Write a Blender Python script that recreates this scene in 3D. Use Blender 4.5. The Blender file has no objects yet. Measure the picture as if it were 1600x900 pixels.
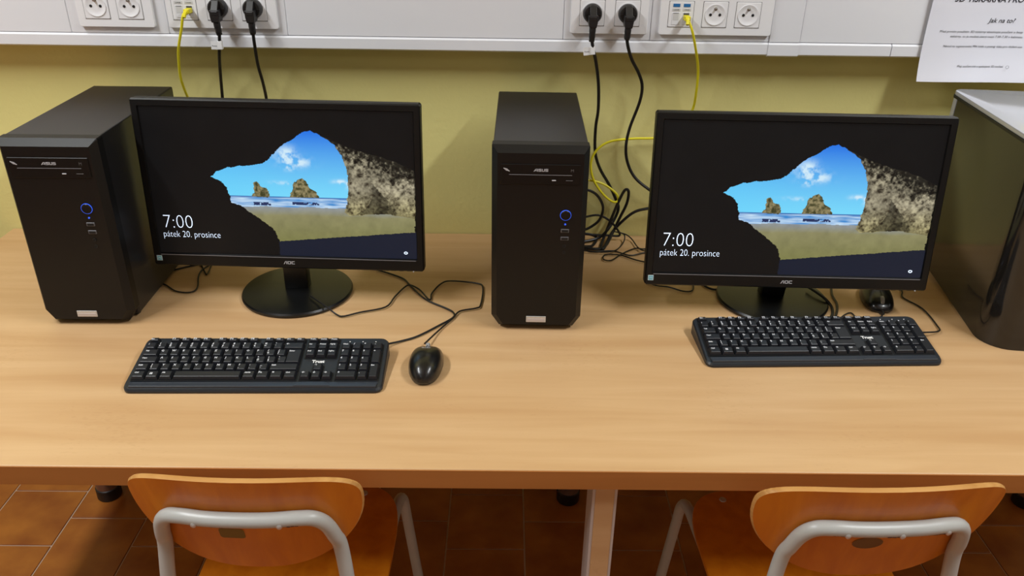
import bpy, bmesh, math, random
import numpy as np
from mathutils import Vector, Matrix
random.seed(4)
rng = np.random.default_rng(7)
S = bpy.context.scene
C = S.collection
R = math.radians
T = 0.75                                   # table top height

def lin(r, g, b):
    f = lambda c: (c/255/12.92) if c/255 <= .04045 else ((c/255+.055)/1.055)**2.4
    return (f(r), f(g), f(b), 1)

# ------------------------------------------------------------ camera
cam_d = bpy.data.cameras.new('camera'); cam = bpy.data.objects.new('camera', cam_d); C.objects.link(cam)
cam_d.sensor_width = 36; cam_d.lens = 36*1272.07/1600; cam_d.clip_start = .02
rt = Vector((.99988906, -.00372708, .01442171)); up = Vector((-.01107847, .46112542, .88726581)); fw = Vector((.00995713, .88732714, -.46103297))
m = Matrix((rt, up, -fw)).transposed().to_4x4(); m.translation = (.0318, -.9286, 1.531)
cam.matrix_world = m
S.camera = cam
# ------------------------------------------------------------ light
w = bpy.data.worlds.new('world'); S.world = w; w.use_nodes = True
w.node_tree.nodes['Background'].inputs[0].default_value = (.75, .85, 1, 1)
w.node_tree.nodes['Background'].inputs[1].default_value = .02
S.view_settings.view_transform = 'Standard'; S.view_settings.look = 'None'
S.view_settings.gamma = 1; S.view_settings.exposure = 0.0; S.view_settings.use_curve_mapping = False

def area(name, loc, sx, sy, watts, col=(.95, .98, 1.0)):
    d = bpy.data.lights.new(name, 'AREA'); d.shape = 'RECTANGLE'; d.size = sx; d.size_y = sy
    d.energy = watts; d.color = col
    o = bpy.data.objects.new(name, d); C.objects.link(o); o.location = loc
    return o
for i, (x, y, p) in enumerate([(-1.5, -.42, 56), (1.5, -.42, 48), (-1.5, -2.9, 6), (1.5, -2.9, 6)]):
    area('ceiling_lamp', (x, y, 2.92), .16, 1.45, p)

# ------------------------------------------------------------ materials
MATS = {}
def mat(name, col, rough=.5, metal=0, spec=.5, noise=None, bump=None, emit=None, coat=0):
    """noise=(scale, amount, (sx,sy,sz)) colour variation; bump=(scale, strength)"""
    if name in MATS: return MATS[name]
    M = bpy.data.materials.new(name); M.use_nodes = True; MATS[name] = M
    nt = M.node_tree; b = nt.nodes['Principled BSDF']
    b.inputs['Base Color'].default_value = col; b.inputs['Roughness'].default_value = rough
    b.inputs['Metallic'].default_value = metal; b.inputs['Specular IOR Level'].default_value = spec
    b.inputs['Coat Weight'].default_value = coat
    if emit:
        b.inputs['Emission Color'].default_value = col; b.inputs['Emission Strength'].default_value = emit
    tc = nt.nodes.new('ShaderNodeTexCoord')
    if noise:
        mp = nt.nodes.new('ShaderNodeMapping'); mp.inputs['Scale'].default_value = noise[2] if len(noise) > 2 else (1, 1, 1)
        n = nt.nodes.new('ShaderNodeTexNoise'); n.inputs['Scale'].default_value = noise[0]; n.inputs['Detail'].default_value = 5
        r = nt.nodes.new('ShaderNodeMapRange'); r.inputs['To Min'].default_value = 1-noise[1]; r.inputs['To Max'].default_value = 1+noise[1]
        r.inputs['From Min'].default_value = .25; r.inputs['From Max'].default_value = .75
        mx = nt.nodes.new('ShaderNodeVectorMath'); mx.operation = 'SCALE'; mx.inputs[0].default_value = col[:3]
        nt.links.new(tc.outputs['Object'], mp.inputs[0]); nt.links.new(mp.outputs[0], n.inputs['Vector'])
        nt.links.new(n.outputs['Fac'], r.inputs['Value']); nt.links.new(r.outputs[0], mx.inputs['Scale'])
        nt.links.new(mx.outputs[0], b.inputs['Base Color'])
    if bump:
        n = nt.nodes.new('ShaderNodeTexNoise'); n.inputs['Scale'].default_value = bump[0]; n.inputs['Detail'].default_value = 3
        bp = nt.nodes.new('ShaderNodeBump'); bp.inputs['Strength'].default_value = bump[1]; bp.inputs['Distance'].default_value = .002
        nt.links.new(tc.outputs['Object'], n.inputs['Vector']); nt.links.new(n.outputs['Fac'], bp.inputs['Height'])
        nt.links.new(bp.outputs[0], b.inputs['Normal'])
    return M

def wood(name, c0, c1, sc, stretch, rough, dots=None, coat=0):
    M = bpy.data.materials.new(name); M.use_nodes = True; MATS[name] = M
    nt = M.node_tree; b = nt.nodes['Principled BSDF']; L = nt.links.new
    tc = nt.nodes.new('ShaderNodeTexCoord'); mp = nt.nodes.new('ShaderNodeMapping'); mp.inputs['Scale'].default_value = stretch
    L(tc.outputs['Object'], mp.inputs[0])
    n = nt.nodes.new('ShaderNodeTexNoise'); n.inputs['Scale'].default_value = sc; n.inputs['Detail'].default_value = 6; n.inputs['Distortion'].default_value = .4
    L(mp.outputs[0], n.inputs['Vector'])
    cr = nt.nodes.new('ShaderNodeValToRGB'); cr.color_ramp.elements[0].position = .3; cr.color_ramp.elements[1].position = .7
    cr.color_ramp.elements[0].color = c0; cr.color_ramp.elements[1].color = c1
    L(n.outputs['Fac'], cr.inputs[0]); out = cr.outputs[0]
    if dots:
        mp2 = nt.nodes.new('ShaderNodeMapping'); mp2.inputs['Scale'].default_value = (dots, dots*2.6, dots)
        L(tc.outputs['Object'], mp2.inputs[0])
        n2 = nt.nodes.new('ShaderNodeTexNoise'); n2.inputs['Scale'].default_value = 1; n2.inputs['Detail'].default_value = 1
        n3 = nt.nodes.new('ShaderNodeTexNoise'); n3.inputs['Scale'].default_value = 5
        L(mp2.outputs[0], n2.inputs['Vector']); L(tc.outputs['Object'], n3.inputs['Vector'])
        a = nt.nodes.new('ShaderNodeMath'); a.operation = 'MULTIPLY'; L(n2.outputs['Fac'], a.inputs[0]); L(n3.outputs['Fac'], a.inputs[1])
        rr = nt.nodes.new('ShaderNodeMapRange'); rr.inputs['From Min'].default_value = .37; rr.inputs['From Max'].default_value = .45; rr.inputs['To Max'].default_value = .09
        L(a.outputs[0], rr.inputs['Value'])
        mx = nt.nodes.new('ShaderNodeMixRGB'); mx.inputs['Color2'].default_value = lin(150, 95, 50)
        L(rr.outputs[0], mx.inputs[0]); L(out, mx.inputs['Color1']); out = mx.outputs[0]
    L(out, b.inputs['Base Color']); b.inputs['Roughness'].default_value = rough; b.inputs['Coat Weight'].default_value = coat
    return M

wood('beech', lin(194, 153, 107), lin(208, 171, 126), 3.2, (.7, 9, 9), .42, dots=110)
wood('beech_edge', lin(168, 108, 52), lin(180, 118, 60), 4, (.7, 9, 9), .45)
wood('plywood', lin(196, 106, 10), lin(220, 132, 22), 5, (6, 6, .8), .38, coat=.08)
wood('ply_edge', lin(180, 126, 64), lin(202, 152, 88), 6, (1, 1, 30), .5)
mat('wall_yellow', lin(226, 217, 142), .75, noise=(3, .04), bump=(90, .35))
mat('white_paint', lin(225, 225, 222), .8)
mat('white_plastic', lin(228, 229, 233), .38, noise=(4, .015))
mat('socket_white', lin(236, 236, 238), .32)
mat('recess_dark', lin(70, 70, 72), .6)
mat('pin_metal', lin(190, 190, 185), .3, metal=1)
mat('hole', lin(12, 12, 12), .7)
mat('blue_tab', lin(40, 110, 170), .4)
mat('label_grey', lin(205, 205, 205), .6)
mat('ink', lin(52, 52, 60), .8)
mat('paper', lin(226, 227, 236), .8, noise=(6, .02))
mat('black_rubber', lin(20, 19, 20), .45)
mat('black_plug', lin(24, 23, 24), .4)
mat('yellow_cable', lin(224, 212, 30), .45)
mat('tag_white', lin(232, 232, 232), .6)
mat('case_metal', lin(26, 26, 29), .36, spec=.5, bump=(900, .05))
mat('case_plastic', lin(11, 10, 11), .45, spec=.35, bump=(1200, .05))
mat('gloss_black', lin(8, 8, 9), .4, spec=.35)
mat('seam', lin(6, 6, 6), .6)
mat('silver_print', lin(190, 190, 195), .45)
mat('dim_print', lin(120, 120, 122), .5)
mat('badge', lin(205, 203, 200), .35, metal=.4, noise=(600, .12))
mat('led_blue', lin(50, 95, 235), .4, emit=.7)
mat('port_grey', lin(95, 95, 98), .4)
mat('mon_black', lin(11, 11, 12), .42, spec=.35)
mat('mon_back', lin(14, 14, 15), .5)
mat('mon_base', lin(14, 15, 16), .3)
mat('line_grey', lin(125, 125, 130), .35)
mat('sticker_blue', lin(120, 185, 205), .5)
mat('sticker_pale', lin(205, 225, 230), .5)
mat('lcd_text', lin(215, 232, 255), .5, emit=.95)
mat('key_black', lin(27, 29, 35), .42)
mat('kb_body', lin(33, 37, 43), .38)
mat('kb_gloss', lin(50, 55, 63), .32)
mat('legend', lin(205, 207, 212), .6)
mat('mouse_black', lin(18, 18, 19), .28, coat=.2)
mat('wheel', lin(150, 150, 150), .5)
mat('silver_shell', lin(190, 193, 202), .16, metal=.3)
mat('smoke_panel', lin(30, 28, 26), .1, spec=.6)
mat('printer_black', lin(16, 16, 17), .5)
mat('tube_grey', lin(182, 184, 180), .34, noise=(25, .05))
mat('chip_dark', lin(48, 44, 52), .6)
mat('rivet', lin(205, 205, 205), .3, metal=.7)
mat('stain', lin(112, 78, 36), .5)
mat('felt', lin(128, 104, 48), .7)
mat('leg_metal', lin(150, 130, 118), .28, metal=.8)
mat('leg_strip', lin(196, 186, 182), .4)

def tile_mat():
    M = bpy.data.materials.new('terracotta'); M.use_nodes = True; MATS['terracotta'] = M
    nt = M.node_tree; b = nt.nodes['Principled BSDF']; L = nt.links.new
    tc = nt.nodes.new('ShaderNodeTexCoord'); oi = nt.nodes.new('ShaderNodeObjectInfo')
    ad = nt.nodes.new('ShaderNodeVectorMath'); L(tc.outputs['Object'], ad.inputs[0])
    mu = nt.nodes.new('ShaderNodeVectorMath'); mu.operation = 'SCALE'; mu.inputs[0].default_value = (9, 5, 7); L(oi.outputs['Random'], mu.inputs['Scale'])
    L(mu.outputs[0], ad.inputs[1])
    n = nt.nodes.new('ShaderNodeTexNoise'); n.inputs['Scale'].default_value = 9; n.inputs['Detail'].default_value = 4
    L(ad.outputs[0], n.inputs['Vector'])
    cr = nt.nodes.new('ShaderNodeValToRGB'); cr.color_ramp.elements[0].position = .3; cr.color_ramp.elements[1].position = .72
    cr.color_ramp.elements[0].color = lin(132, 68, 24); cr.color_ramp.elements[1].color = lin(172, 106, 40)
    L(n.outputs['Fac'], cr.inputs[0]); L(cr.outputs[0], b.inputs['Base Color']); b.inputs['Roughness'].default_value = .4
tile_mat()
def floor_mat():
    M = bpy.data.materials.new('floor_base'); M.use_nodes = True; MATS['floor_base'] = M
    nt = M.node_tree; b = nt.nodes['Principled BSDF']; L = nt.links.new
    tc = nt.nodes.new('ShaderNodeTexCoord'); sp = nt.nodes.new('ShaderNodeSeparateXYZ'); cb = nt.nodes.new('ShaderNodeCombineXYZ')
    ax = nt.nodes.new('ShaderNodeVectorMath'); ax.inputs[1].default_value = (1.2930+.1977*40, -.590+.1+8, 0)
    L(tc.outputs['Object'], ax.inputs[0]); L(ax.outputs[0], sp.inputs[0]); L(sp.outputs['Y'], cb.inputs['X']); L(sp.outputs['X'], cb.inputs['Y'])
    br = nt.nodes.new('ShaderNodeTexBrick'); L(cb.outputs[0], br.inputs['Vector'])
    br.inputs['Scale'].default_value = 1; br.inputs['Brick Width'].default_value = .2; br.inputs['Row Height'].default_value = .1977
    br.inputs['Mortar Size'].default_value = .003; br.inputs['Color1'].default_value = lin(150, 80, 28); br.inputs['Color2'].default_value = lin(172, 100, 36)
    br.inputs['Mortar'].default_value = lin(196, 172, 150)
    L(br.outputs['Color'], b.inputs['Base Color']); b.inputs['Roughness'].default_value = .5
floor_mat()

# ------------------------------------------------------------ mesh helpers
class MB:
    def __init__(s): s.bm = bmesh.new()
    def box(s, x0, x1, y0, y1, z0, z1, bev=0, seg=2):
        t = bmesh.new(); bmesh.ops.create_cube(t, size=1)
        for v in t.verts: v.co = Vector(((x0+x1)/2+v.co.x*(x1-x0), (y0+y1)/2+v.co.y*(y1-y0), (z0+z1)/2+v.co.z*(z1-z0)))
        if bev: bmesh.ops.bevel(t, geom=t.edges[:], offset=bev, segments=seg, affect='EDGES', profile=.5)
        return s._add(t)
    def _add(s, t, mx=None):
        if mx is not None: bmesh.ops.transform(t, matrix=mx, verts=t.verts)
        me = bpy.data.meshes.new('tmp'); t.to_mesh(me); t.free(); s.bm.from_mesh(me); bpy.data.meshes.remove(me); return s
    def prism(s, pts, d0, d1, axis='y', bev=0):
        """polygon (a,b) extruded along axis from d0 to d1. axis y: (x,z); axis z: (x,y); axis x: (y,z)"""
        t = bmesh.new()
        f = {'y': lambda a, b, d: (a, d, b), 'z': lambda a, b, d: (a, b, d), 'x': lambda a, b, d: (d, a, b)}[axis]
        v0 = [t.verts.new(f(a, b, d0)) for a, b in pts]; v1 = [t.verts.new(f(a, b, d1)) for a, b in pts]
        t.faces.new(v0); t.faces.new(v1); n = len(pts)
        for i in range(n): t.faces.new((v0[i], v0[(i+1) % n], v1[(i+1) % n], v1[i]))
        bmesh.ops.recalc_face_normals(t, faces=t.faces[:])
        if bev: bmesh.ops.bevel(t, geom=t.edges[:], offset=bev, segments=2, affect='EDGES', profile=.5)
        return s._add(t)
    def lathe(s, prof, n=32, mx=None):
        """profile [(r,z)] around z"""
        t = bmesh.new(); rings = []
        for r, z in prof:
            if r < 1e-6: rings.append([t.verts.new((0, 0, z))])
            else: rings.append([t.verts.new((r*math.cos(2*math.pi*i/n), r*math.sin(2*math.pi*i/n), z)) for i in range(n)])
        for a, b in zip(rings, rings[1:]):
            for i in range(n):
                j = (i+1) % n
                q = [a[i % len(a)], a[j % len(a)], b[j % len(b)], b[i % len(b)]]
                u = []
                for v in q:
                    if v not in u: u.append(v)
                if len(u) > 2: t.faces.new(u)
        bmesh.ops.recalc_face_normals(t, faces=t.faces[:])
        return s._add(t, mx)
    def tube(s, pts, r, n=8, smooth=6, closed=False):
        P = [Vector(p) for p in pts]
        if smooth and len(P) > 2:
            Q = []
            for i in range(len(P)-1):
                p0 = P[max(i-1, 0)]; p1 = P[i]; p2 = P[i+1]; p3 = P[min(i+2, len(P)-1)]
                for k in range(smooth):
                    t = k/smooth
                    Q.append(.5*((2*p1)+(-p0+p2)*t+(2*p0-5*p1+4*p2-p3)*t*t+(-p0+3*p1-3*p2+p3)*t**3))
            Q.append(P[-1]); P = Q
        t = bmesh.new(); rings = []; nrm = None
        for i, p in enumerate(P):
            d = (P[min(i+1, len(P)-1)]-P[max(i-1, 0)]).normalized()
            if nrm is None:
                nrm = d.orthogonal().normalized()
            nrm = (nrm-d*nrm.dot(d))
            nrm = nrm.normalized() if nrm.length > 1e-6 else d.orthogonal().normalized()
            b = d.cross(nrm); rr = r[min(i, len(r)-1)] if isinstance(r, (list, tuple)) else r
            rings.append([t.verts.new(p+rr*(nrm*math.cos(2*math.pi*k/n)+b*math.sin(2*math.pi*k/n))) for k in range(n)])
        for a, b in zip(rings, rings[1:]):
            for k in range(n): t.faces.new((a[k], a[(k+1) % n], b[(k+1) % n], b[k]))
        t.faces.new(rings[0][::-1]); t.faces.new(rings[-1])
        bmesh.ops.recalc_face_normals(t, faces=t.faces[:])
        return s._add(t)
    def poly(s, pts3):
        t = bmesh.new(); t.faces.new([t.verts.new(p) for p in pts3]); return s._add(t)
    def build(s, name, material, parent=None, smooth=False, loc=None, rot=None):
        me = bpy.data.meshes.new(name); s.bm.to_mesh(me); s.bm.free()
        if smooth:
            for p in me.polygons: p.use_smooth = True
            try: me.set_sharp_from_angle(angle=R(35))
            except Exception: pass
        me.materials.append(MATS[material])
        return link(name, me, parent, loc, rot)
def link(name, me, parent=None, loc=None, rot=None):
    o = bpy.data.objects.new(name, me); C.objects.link(o)
    if parent: o.parent = parent
    if loc: o.location = loc
    if rot: o.rotation_euler = rot
    return o
def thing(name, label, cat, loc=(0, 0, 0), rz=0, group=None):
    o = bpy.data.objects.new(name, None); C.objects.link(o); o.empty_display_size = .05
    o.location = loc; o.rotation_euler = (0, 0, rz); o['label'] = label; o['category'] = cat
    if group: o['group'] = group
    return o
def text_mesh(body, size, offset=0, align='LEFT', shear=0, extrude=0, width=None, res=3):
    cu = bpy.data.curves.new('txt', 'FONT'); cu.body = body; cu.size = size; cu.align_x = align; cu.shear = shear
    cu.offset = offset; cu.extrude = extrude; cu.resolution_u = res
    o = bpy.data.objects.new('txt', cu); C.objects.link(o)
    bpy.context.view_layer.update()
    dg = bpy.context.evaluated_depsgraph_get()
    me = bpy.data.meshes.new_from_object(o.evaluated_get(dg))
    bpy.data.objects.remove(o); bpy.data.curves.remove(cu)
    if width and len(me.vertices):
        xs = [v.co.x for v in me.vertices]; k = width/(max(xs)-min(xs))
        for v in me.vertices: v.co.x *= k
    me.materials.clear()
    return me
def text_part(name, body, size, material, parent, loc, rot=(math.pi/2, 0, 0), **kw):
    me = text_mesh(body, size, **kw); me.materials.append(MATS[material]); me.name = name
    return link(name, me, parent, loc, rot)
def struct(o): o['kind'] = 'structure'; return o

# ------------------------------------------------------------ the room
WY = .8555
b = MB(); b.box(-4, 4, -5, WY, -.12, -.003); floor = struct(b.build('floor', 'floor_base'))
floor_grid = (-1.2930, .590)
tile_me = {}
for k in range(-5, 17):
    x0 = -1.2930+.1977*k
    for n in range(-9, 3):
        y0 = (.590 if k % 2 == 0 else .688)+.2*n
        y1 = min(y0+.2, WY-.001)
        if y1-y0 < .02: continue
        key = round(y1-y0, 3)
        if key not in tile_me:
            bb = MB(); bb.box(.0021, .1956, .0021, key-.0021, -.012, 0, bev=.0009, seg=1)
            tmp = bb.build('tile_pattern', 'terracotta'); tile_me[key] = tmp.data
            tile_me[key].name = 'tile'; bpy.data.objects.remove(tmp)
        o = link('tile', tile_me[key], floor, (x0, y0, 0))
b = MB(); b.box(-4, 4, WY, WY+.15, 0, 3.1); struct(b.build('wall_back', 'wall_yellow'))
b = MB(); b.box(-4.15, -4, -5, WY, 0, 3.1); struct(b.build('wall_left', 'white_paint'))
b = MB(); b.box(4, 4.15, -5, WY, 0, 3.1); struct(b.build('wall_right', 'white_paint'))
b = MB(); b.box(-4, 4, -5.15, -5, 0, 3.1); struct(b.build('wall_front', 'white_paint'))
b = MB(); b.box(-4, 4, -5, WY, 3.1, 3.2); struct(b.build('ceiling', 'white_paint'))

# ------------------------------------------------------------ cable trunking
RY, RZ = .7955, 1.186
tr = thing('cable_trunking', 'long white plastic cable trunking running along the yellow wall', 'trunking', (0, WY, RZ))
def lip(x0, x1, dy=0, dz=0):
    y = RY-WY-dy
    pts = [(-.002, 0-dz), (y+.004, 0-dz), (y, .003-dz), (y, .023), (y+.004, .0265), (-.002, .0265)]
    MB().prism(pts, x0, x1, 'x').build('lower_lip', 'white_plastic', tr)
lip(-3.2, .5735); lip(.5735, .637, .0022, .0018); lip(.6372, .8295); lip(.8312, 3.2)
def cover(x0, x1, dy=0):
    b = MB(); b.box(x0, x1, RY-WY+.003-dy, -.002, .0272, .150, bev=.0012, seg=1); b.build('cover', 'white_plastic', tr)
for x0, x1 in [(-3.2, -.8605), (-.8600, -.660), (-.6595, -.418), (-.4175, .1475), (.1482, .3262), (.327, .5735), (.6372, 3.2)]: cover(x0, x1)
cover(.5737, .637, .0025)
b = MB(); b.box(-3.2, 3.2, RY-WY+.001, -.002, .151, .170, bev=.003); b.build('upper_lip', 'white_plastic', tr)
FY = RY+.003                                   # cover front

# ------------------------------------------------------------ outlets
FZ = 1.2675
def rrect(w, h, r, n=5):
    P = []
    for cx, cy, a0 in ((w/2-r, h/2-r, 0), (-w/2+r, h/2-r, 90), (-w/2+r, -h/2+r, 180), (w/2-r, -h/2+r, 270)):
        for i in range(n+1):
            a = R(a0+90*i/n); P.append((cx+r*math.cos(a), cy+r*math.sin(a)))
    return P
RX = Matrix.Rotation(R(90), 4, 'X')              # lathe z -> -y
def outlet(name, label, x0, x1, slots, group):
    """slots: list of (x, kind)"""
    w = x1-x0; cx = (x0+x1)/2
    t = thing(name, label, 'wall outlet', (cx, FY, FZ), 0, group)
    MB().prism(rrect(w, .082, .004), -.0085, 0, 'y', bev=.0012).build('frame', 'socket_white', t)
    for sx, kind in slots:
        u = sx-cx
        b = MB(); b.box(u-.0256, u+.0256, -.0088, -.006, -.0256, .0256); b.build('insert_seam', 'dim_print', t)
        if kind == 'socket':
            b = MB(); b.prism([(u+a, c) for a, c in rrect(.0495, .0495, .002)], -.0098, -.004, 'y', bev=.0008)
            ins = b.build('socket_insert', 'socket_white', t)
            mx = Matrix.Translation((u, -.0098, 0)) @ RX
            MB().lathe([(.0205, -.0002), (.0205, .0014), (.0192, .0014), (.0175, .0004), (.010, .0002), (0, .0002)], 36, mx).build('socket_well', 'socket_white', ins, smooth=True)
            for hx in (-.0095, .0095):
                MB().lathe([(.0028, .0003), (.0028, .0009), (0, .0009)], 14, Matrix.Translation((u+hx, -.0098, 0)) @ RX).build('pin_hole', 'hole', ins)
            MB().lathe([(.0034, .0002), (.0034, .0009), (.0022, .0012), (.0022, .006), (0, .0068)], 14, Matrix.Translation((u, -.0098, .0115)) @ RX).build('earth_pin', 'pin_metal', ins, smooth=True)
        else:
            b = MB(); b.prism([(u+a, c) for a, c in rrect(.0495, .0495, .002)], -.0098, -.004, 'y', bev=.0008)
            ins = b.build('data_insert', 'socket_white', t)
            for hx in (-.0105, .0105):
                b = MB(); b.box(u+hx-.0068, u+hx+.0068, -.0106, -.0097, .0145, .0205); b.build('blue_tab', 'blue_tab', ins)
                b = MB(); b.box(u+hx-.0082, u+hx+.0082, -.0104, -.0097, .0065, .0115); b.build('label_window', 'label_grey', ins)
                text_part('label_text', '2.04.00', .0036, 'ink', ins, (u+hx, -.0106, .0077), align='CENTER')
                b = MB(); b.box(u+hx-.0076, u+hx+.0076, -.0104, -.0097, -.0205, .0035, bev=.0006); b.build('jack', 'white_plastic', ins)
                b = MB(); b.box(u+hx-.0056, u+hx+.0056, -.0107, -.0102, -.011, .0015)
                b.build('jack_opening', 'recess_dark' if hx > 0 else 'label_grey', ins)
                b = MB(); b.box(u+hx-.0056, u+hx+.0056, -.0110, -.0102, .0018, .003); b.build('jack_lip', 'dim_print', ins)
    return t
outlet('double_outlet', 'empty white double power outlet above the left tower', -.836, -.6835, [(-.7955, 'socket'), (-.7285, 'socket')], 'outlets on the trunking')
outlet('triple_outlet', 'white triple outlet with data jacks and two black plugs, above left monitor', -.656, -.4335, [(-.6185, 'data'), (-.549, 'socket'), (-.479, 'socket')], 'outlets on the trunking')
outlet('double_outlet', 'white double power outlet holding two black plugs, right of center', .1615, .3185, [(.2045, 'socket'), (.276, 'socket')], 'outlets on the trunking')
outlet('triple_outlet', 'white triple outlet with blue-tabbed data jacks and two empty sockets', .3425, .572, [(.3845, 'data'), (.4535, 'socket'), (.5205, 'socket')], 'outlets on the trunking')

# ------------------------------------------------------------ cords with plugs
def rel(pts, o): return [(p[0]-o[0], p[1]-o[1], p[2]-o[2]) for p in pts]
def power_cord(label, x, pts, tag=None):
    z = FZ; y = FY-.0095; o = (x, y, z)
    t = thing('power_cable', label, 'power cord', o, 0, 'black power cords in the outlets')
    b = MB(); b.lathe([(0, .0), (.0188, 0), (.0192, .002), (.0188, .013), (.0165, .0165), (0, .017)], 30, RX)
    pl = b.build('plug', 'black_plug', t, smooth=True)
    # ridge and grip
    b = MB(); b.prism([(-.014, .0165), (-.018, .0165), (-.0345, -.003), (-.0345, -.010), (-.014, -.010)], -.0068, .0068, 'x', bev=.0008)
    b.build('grip', 'black_plug', pl)
    b = MB(); b.prism([(-.0098, .000), (.0098, .000), (.0092, -.014), (.0072, -.024), (-.0072, -.024), (-.0092, -.014)], -.034, -.008, 'y', bev=.0015)
    b.build('grip_base', 'black_plug', pl)
    b = MB(); b.box(-.0165, .0165, -.0185, -.012, -.0008, .0008); b.build('rib', 'black_plug', pl)
    e = rel(pts, o)[0]
    b = MB(); b.tube([(0, -.025, -.018), (e[0]*.3, -.0255, -.030), (e[0]*.7, -.025, -.042), (e[0], e[1], e[2]-.008)], [.0068]*8+[.0064]*6+[.0058]*20, 12)
    b.build('strain_relief', 'black_plug', pl, smooth=True)
    MB().tube([(0, -.026, -.024)]+rel(pts, o), .0034, 8).build('cable', 'black_rubber', t, smooth=True)
    if tag:
        tx, ty, tz, ang, dx = tag
        b = MB(); b.box(-.0045, .0045, -.0045, .0045, -.0085, .0085, bev=.001)
        g = b.build('tag', 'tag_white', t, loc=(tx-x, ty-y, tz-z), rot=(0, ang, 0))
        b = MB(); b.box(-.019 if dx < 0 else .004, -.004 if dx < 0 else .019, -.0006, .0006, -.009, .007); b.build('tag_flag', 'tag_white', g)
        text_part('tag_text', 'Power', .004, 'ink', g, (-.017, -.001, -.003))
    return t
bl1 = [(-.547, .765, 1.227), (-.55, .768, 1.205), (-.561, .785, 1.169), (-.573, .81, 1.124), (-.583, .83, 1.071), (-.587, .83, 1.021), (-.60, .83, .93), (-.62, .83, .85)]
bl2 = [(-.479, .765, 1.23), (-.48, .768, 1.206), (-.485, .79, 1.156), (-.485, .81, 1.112), (-.488, .83, 1.072), (-.489, .83, 1.023), (-.48, .80, .95), (-.43, .70, .90)]
br1 = [(.204, .765, 1.224), (.208, .768, 1.202), (.217, .785, 1.173), (.227, .8, 1.124), (.232, .815, 1.065), (.23, .825, 1.019), (.233, .83, .963), (.247, .835, .922), (.271, .835, .883), (.288, .835, .849), (.295, .83, .831), (.29, .83, .807), (.272, .815, .781), (.252, .815, .760), (.216, .802, .7555), (.185, .80, .7555)]
br2 = [(.275, .765, 1.23), (.278, .768, 1.21), (.291, .785, 1.178), (.311, .8, 1.145), (.322, .81, 1.116), (.321, .82, 1.079), (.306, .83, 1.019), (.301, .83, .976), (.308, .83, .938), (.327, .825, .905), (.362, .82, .878), (.408, .82, .85), (.48, .74, .85), (.55, .60, .90)]
power_cord('black power cord with white tag hanging behind left monitor, beside yellow cable', -.549, bl1, (-.5495, .7685, 1.198, 0, -1))
power_cord('untagged black power cord hanging behind left monitor', -.479, bl2)
power_cord('black power cord with small white tag hanging behind center tower', .2045, br1, (.2075, .7685, 1.198, R(-6), -1))
power_cord('untagged black power cord bowing right toward right monitor', .276, br2)

def net_cable(label, pts, o):
    t = thing('network_cable', label, 'network cable', o, 0, 'yellow network cables')
    b = MB(); b.box(-.0058, .0058, -.020, 0, -.0045, .0045, bev=.0012); b.build('connector', 'yellow_cable', t)
    b = MB(); b.tube([(0, -.012, 0), (-.001, -.024, -.003), (-.002, -.030, -.010)], [.005]*6+[.0035]*10, 8); b.build('boot', 'yellow_cable', t, smooth=True)
    MB().tube([(0, -.016, -.001)]+rel(pts, o), .0027, 8).build('cable', 'yellow_cable', t, smooth=True)
yl = [(-.612, .760, 1.256), (-.621, .763, 1.229), (-.634, .77, 1.197), (-.644, .782, 1.169), (-.654, .8, 1.125), (-.656, .815, 1.094), (-.656, .83, 1.066), (-.651, .835, 1.019), (-.645, .835, .93), (-.655, .835, .85)]
yr = [(.403, .760, 1.244), (.418, .772, 1.204), (.435, .8, 1.153), (.44, .815, 1.102), (.44, .83, 1.061), (.423, .832, 1.016), (.395, .832, 1.002), (.365, .832, .996), (.312, .832, .994), (.263, .83, .987), (.235, .825, .968), (.224, .822, .939), (.232, .82, .901), (.257, .818, .866), (.28, .818, .849), (.292, .822, .852), (.285, .826, .868), (.256, .828, .888), (.224, .825, .898), (.2, .82, .897), (.17, .80, .88)]
net_cable('yellow network cable hanging down behind the left monitor', yl, (-.608, FY-.0102, 1.262))
net_cable('long yellow network cable looping between center tower and right monitor', yr, (.395, FY-.0102, 1.262))

# ------------------------------------------------------------ notice sheet
NX0, NX1, NZ0, NZ1, NY = .8895, 1.1865, 1.141, 1.351, .7895
t = thing('notice_sheet', 'white printed paper notice hanging from the trunking at top right', 'paper notice', (NX0, NY, NZ0))
bm = bmesh.new(); nx, nz = 24, 18; grid = {}
def sheet_y(u, v): return -.010*max(0, (.30-v))**2*11 - .0018*math.sin(u*7+.5)*(1-v) - .0008*math.sin(v*9)
for layer in (0, 1):
    for i in range(nx+1):
        for j in range(nz+1):
            u, v = i/nx, j/nz
            grid[layer, i, j] = bm.verts.new((u*.297, sheet_y(u, v)+layer*.0003, v*.21))
for i in range(nx):
    for j in range(nz):
        bm.faces.new((grid[0, i, j], grid[0, i+1, j], grid[0, i+1, j+1], grid[0, i, j+1]))
        bm.faces.new((grid[1, i, j+1], grid[1, i+1, j+1], grid[1, i+1, j], grid[1, i, j]))
b = MB(); b.bm.free(); b.bm = bm; b.build('sheet', 'paper', t, smooth=True)
def note(body, size, x, z, width=None, shear=0, offset=0):
    me = text_mesh(body, size, offset=offset, shear=shear)
    xs = [v.co.x for v in me.vertices]; k = width/(max(xs)-min(xs)) if width else 1
    for v in me.vertices:
        X = x+v.co.x*k; Z = z+v.co.y
        v.co = Vector((X, sheet_y(X/.297, Z/.21)-.0006, Z))
    me.materials.append(MATS['ink']); return link('printed_line', me, t)
note('3D TISKÁRNA PRO', .0165, .043, .159, .140, .12, .0003)
note('Jak na to?', .0125, .124, .119, .056, .25, .0001)
note('Před prvním použitím 3D tiskárny absolvujte poučení o bezp', .0062, .028, .0985, .172, .2)
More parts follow.
